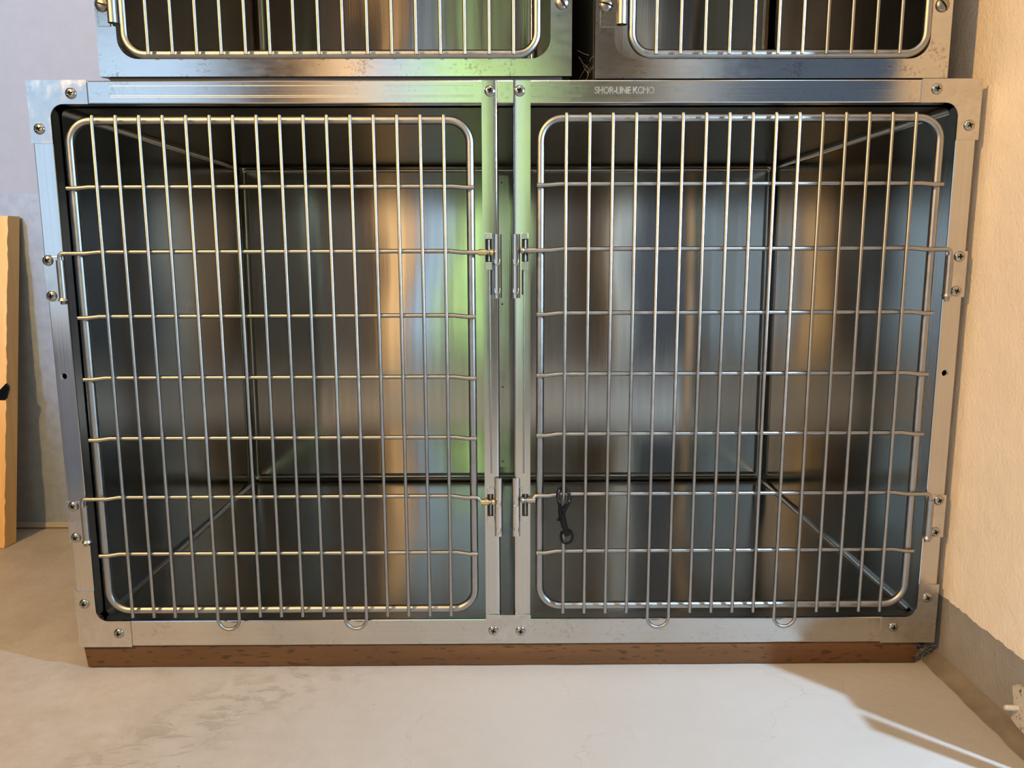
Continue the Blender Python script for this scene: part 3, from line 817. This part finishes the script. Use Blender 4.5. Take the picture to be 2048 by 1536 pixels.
# cobweb and fluff by the right end of the plinth, and in the gap between the upper cages
def fluff(cx, cy, cz, sx, sy, sz, n, r):
    b = bmesh.new()
    for _ in range(n):
        p = Vector((cx + random.gauss(0, sx), cy + random.gauss(0, sy), cz + random.gauss(0, sz))); pts = [p.copy()]
        d = Vector((random.gauss(0, 1), random.gauss(0, 0.6), random.gauss(0, 1))).normalized() * max(sx, sz) * 0.5
        for _k in range(5):
            d = (d + Vector((random.gauss(0, 1), random.gauss(0, 1), random.gauss(0, 1))) * max(sx, sz) * 0.3)
            p = p + d * 0.6
            p.z = max(p.z, cz - 2.4 * sz); pts.append(p.copy())
        tube(b, pts, r, 5)
    return b
o = obj('cobweb', fluff(0.7105, 0.006, -0.020, 0.006, 0.003, 0.007, 22, 0.00022), M['web'])
tag(o, 'dusty cobweb tuft at the cream wall end of the timber plinth', 'cobweb', kind='stuff')
o = obj('straw_fluff', fluff(0.1285, 0.022, 0.9350, 0.0014, 0.004, 0.007, 9, 0.00022), M['web'])
tag(o, 'wisp of straw and hair in the gap between the two upper cages', 'debris', kind='stuff')

# unseen objects added to shape shadows and reflections
b = bmesh.new(); box(b, XW + 0.004, XW + 0.008, -0.336, -0.3072, ZF + 0.0005, 0.31, 0.0005); box(b, XW + 0.004, XW + 0.008, -0.375, -0.350, ZF + 0.0005, 0.31, 0.0005); box(b, XW + 0.004, XW + 0.030, -0.351, -0.338, ZF + 0.0005, ZF + 0.012)
o = obj('shadow_uprights', b, M['casing_wood']); tag(o, 'two unseen uprights added inside the doorway of the cream wall to shape the floor shadow', 'shadow blocker')  # added out of view to cut the notch and strip of floor light
fl = thing('added_glow_column', 'tall warm glowing column added behind the viewer for its reflection in the steel', 'added_glow', (-0.84, -3.08, ZF))  # glowing column added for the warm stripe reflected in the steel
def zcyl(x, y, r, z0, z1, n=24):
    q = bmesh.new(); tube(q, [(x, y, z0), (x, y, z1)], r, n); return q
obj('added_column_base', zcyl(-0.84, -3.08, 0.10, ZF + 0.0005, ZF + 0.02), M['black'], fl)
o = obj('added_column_body', zcyl(-0.84, -3.08, 0.095, ZF + 0.02, 2.20), M['added_glow'], fl, 40)
cb = thing('low_added_block', 'low blue-grey block added unseen at left for its reflection in the cage post', 'added_block', (-1.45, -1.1, ZF))  # unseen block added so the left post reflects a blue-grey tone
obj('added_block_body', B(-1.90, -1.15, -1.70, -1.02, ZF + 0.0005, 0.43, 0.004), M['added_block'], cb)
obj('added_block_top', B(-1.92, -1.13, -1.72, -1.00, 0.43, 0.46, 0.004), M['added_block'], cb)
# garden outside the windows
b = bmesh.new(); bmesh.ops.create_grid(b, x_segments=60, y_segments=30, size=1.0)
for v in b.verts:
    x, z = v.co.x * 0.75 + 0.02, v.co.y * 1.5 + 1.15
    d = mnoise.noise(Vector((x * 2, z * 2, 0))) * 0.35 + mnoise.noise(Vector((x * 9, z * 9, 3))) * 0.12
    v.co = Vector((x, -6.2 + d, z))
o = obj('hedge', b, M['leaf'], None); tag(o, 'tall leafy hedge outside the window behind the viewer', 'hedge', kind='stuff')

# ------------------------------------------------------------------ light
def area(name, loc, target, size, power, col, size_y=None, portal=False):
    l = bpy.data.lights.new(name, 'AREA'); l.energy = power; l.color = col
    l.shape = 'RECTANGLE' if size_y else 'DISK'; l.size = size
    if size_y: l.size_y = size_y
    if portal: l.cycles.is_portal = True
    o = bpy.data.objects.new(name, l); COL.objects.link(o); o.location = loc
    d = Vector(target) - Vector(loc); o.rotation_euler = d.to_track_quat('-Z', 'Y').to_euler()
    return o
def point(name, loc, power, col, r):
    l = bpy.data.lights.new(name, 'POINT'); l.energy = power; l.color = col; l.shadow_soft_size = r
    o = bpy.data.objects.new(name, l); COL.objects.link(o); o.location = loc
    return o
for i, (x0, x1, z0, z1) in enumerate(WIN):
    area('window_portal', ((x0 + x1) / 2, YB - 0.11, (z0 + z1) / 2), ((x0 + x1) / 2, 0, (z0 + z1) / 2), x1 - x0, 1, (1, 1, 1), z1 - z0, True)
def spot(name, loc, target, power, col, r, ang, blend):
    l = bpy.data.lights.new(name, 'SPOT'); l.energy = power; l.color = col; l.shadow_soft_size = r
    l.spot_size = math.radians(ang); l.spot_blend = blend
    o = bpy.data.objects.new(name, l); COL.objects.link(o); o.location = loc
    o.rotation_euler = (Vector(target) - Vector(loc)).to_track_quat('-Z', 'Y').to_euler()
    return o
spot('warm_clamp_lamp', (-1.5, -1.75, 2.05), (0.40, 0.10, 0.35), 275, (1.0, 0.55, 0.165), 0.05, 136, 1.0)
spot('added_cool_spot', (-2.1, -2.3, 2.12), (-1.15, 0.72, 1.18), 230, (0.50, 0.73, 1.0), 0.10, 30, 0.3)  # added spot brightening the upper left wall; its cone edge ends the light
point('doorway_daylight', (1.18, -0.77, 1.05), 128, (0.50, 0.74, 1.0), 0.016)
point('ceiling_bulb', (0.0, -1.05, 2.25), 10, (1.0, 0.74, 0.45), 0.05)
su = bpy.data.lights.new('sun', 'SUN'); su.energy = 17.0; su.angle = 0.01; so = bpy.data.objects.new('sun', su); COL.objects.link(so)
so.rotation_euler = Vector((0.25, -0.75, -0.7)).to_track_quat('-Z', 'Y').to_euler()
w = bpy.data.worlds.new('world'); SC.world = w; w.use_nodes = True
bg = w.node_tree.nodes['Background']; bg.inputs[0].default_value = (0.56, 0.76, 1.0, 1); bg.inputs[1].default_value = 1.6

# ------------------------------------------------------------------ camera
cam = bpy.data.cameras.new('camera'); co = bpy.data.objects.new('camera', cam); COL.objects.link(co)
cam.sensor_width = 36.0; cam.lens = 1609.62 / 2048 * 36.0; cam.clip_start = 0.02
Rt = Vector((0.99997549, -0.00642322, -0.00278741)); Up = Vector((0.00378457, 0.16088567, 0.98696579)); Fw = Vector((0.00589104, 0.98695215, -0.16090603))
mt = Matrix((Rt, Up, -Fw)).transposed().to_4x4(); mt.translation = Vector((0.0, -1.27749, 0.65542))
co.matrix_world = mt
SC.camera = co
vs = SC.view_settings
vs.view_transform = 'Standard'; vs.look = 'None'; vs.gamma = 1.0; vs.use_curve_mapping = False; vs.exposure = 0.0
SC.cycles.use_denoising = True
SC.cycles.max_bounces = 12; SC.cycles.glossy_bounces = 8; SC.cycles.diffuse_bounces = 4
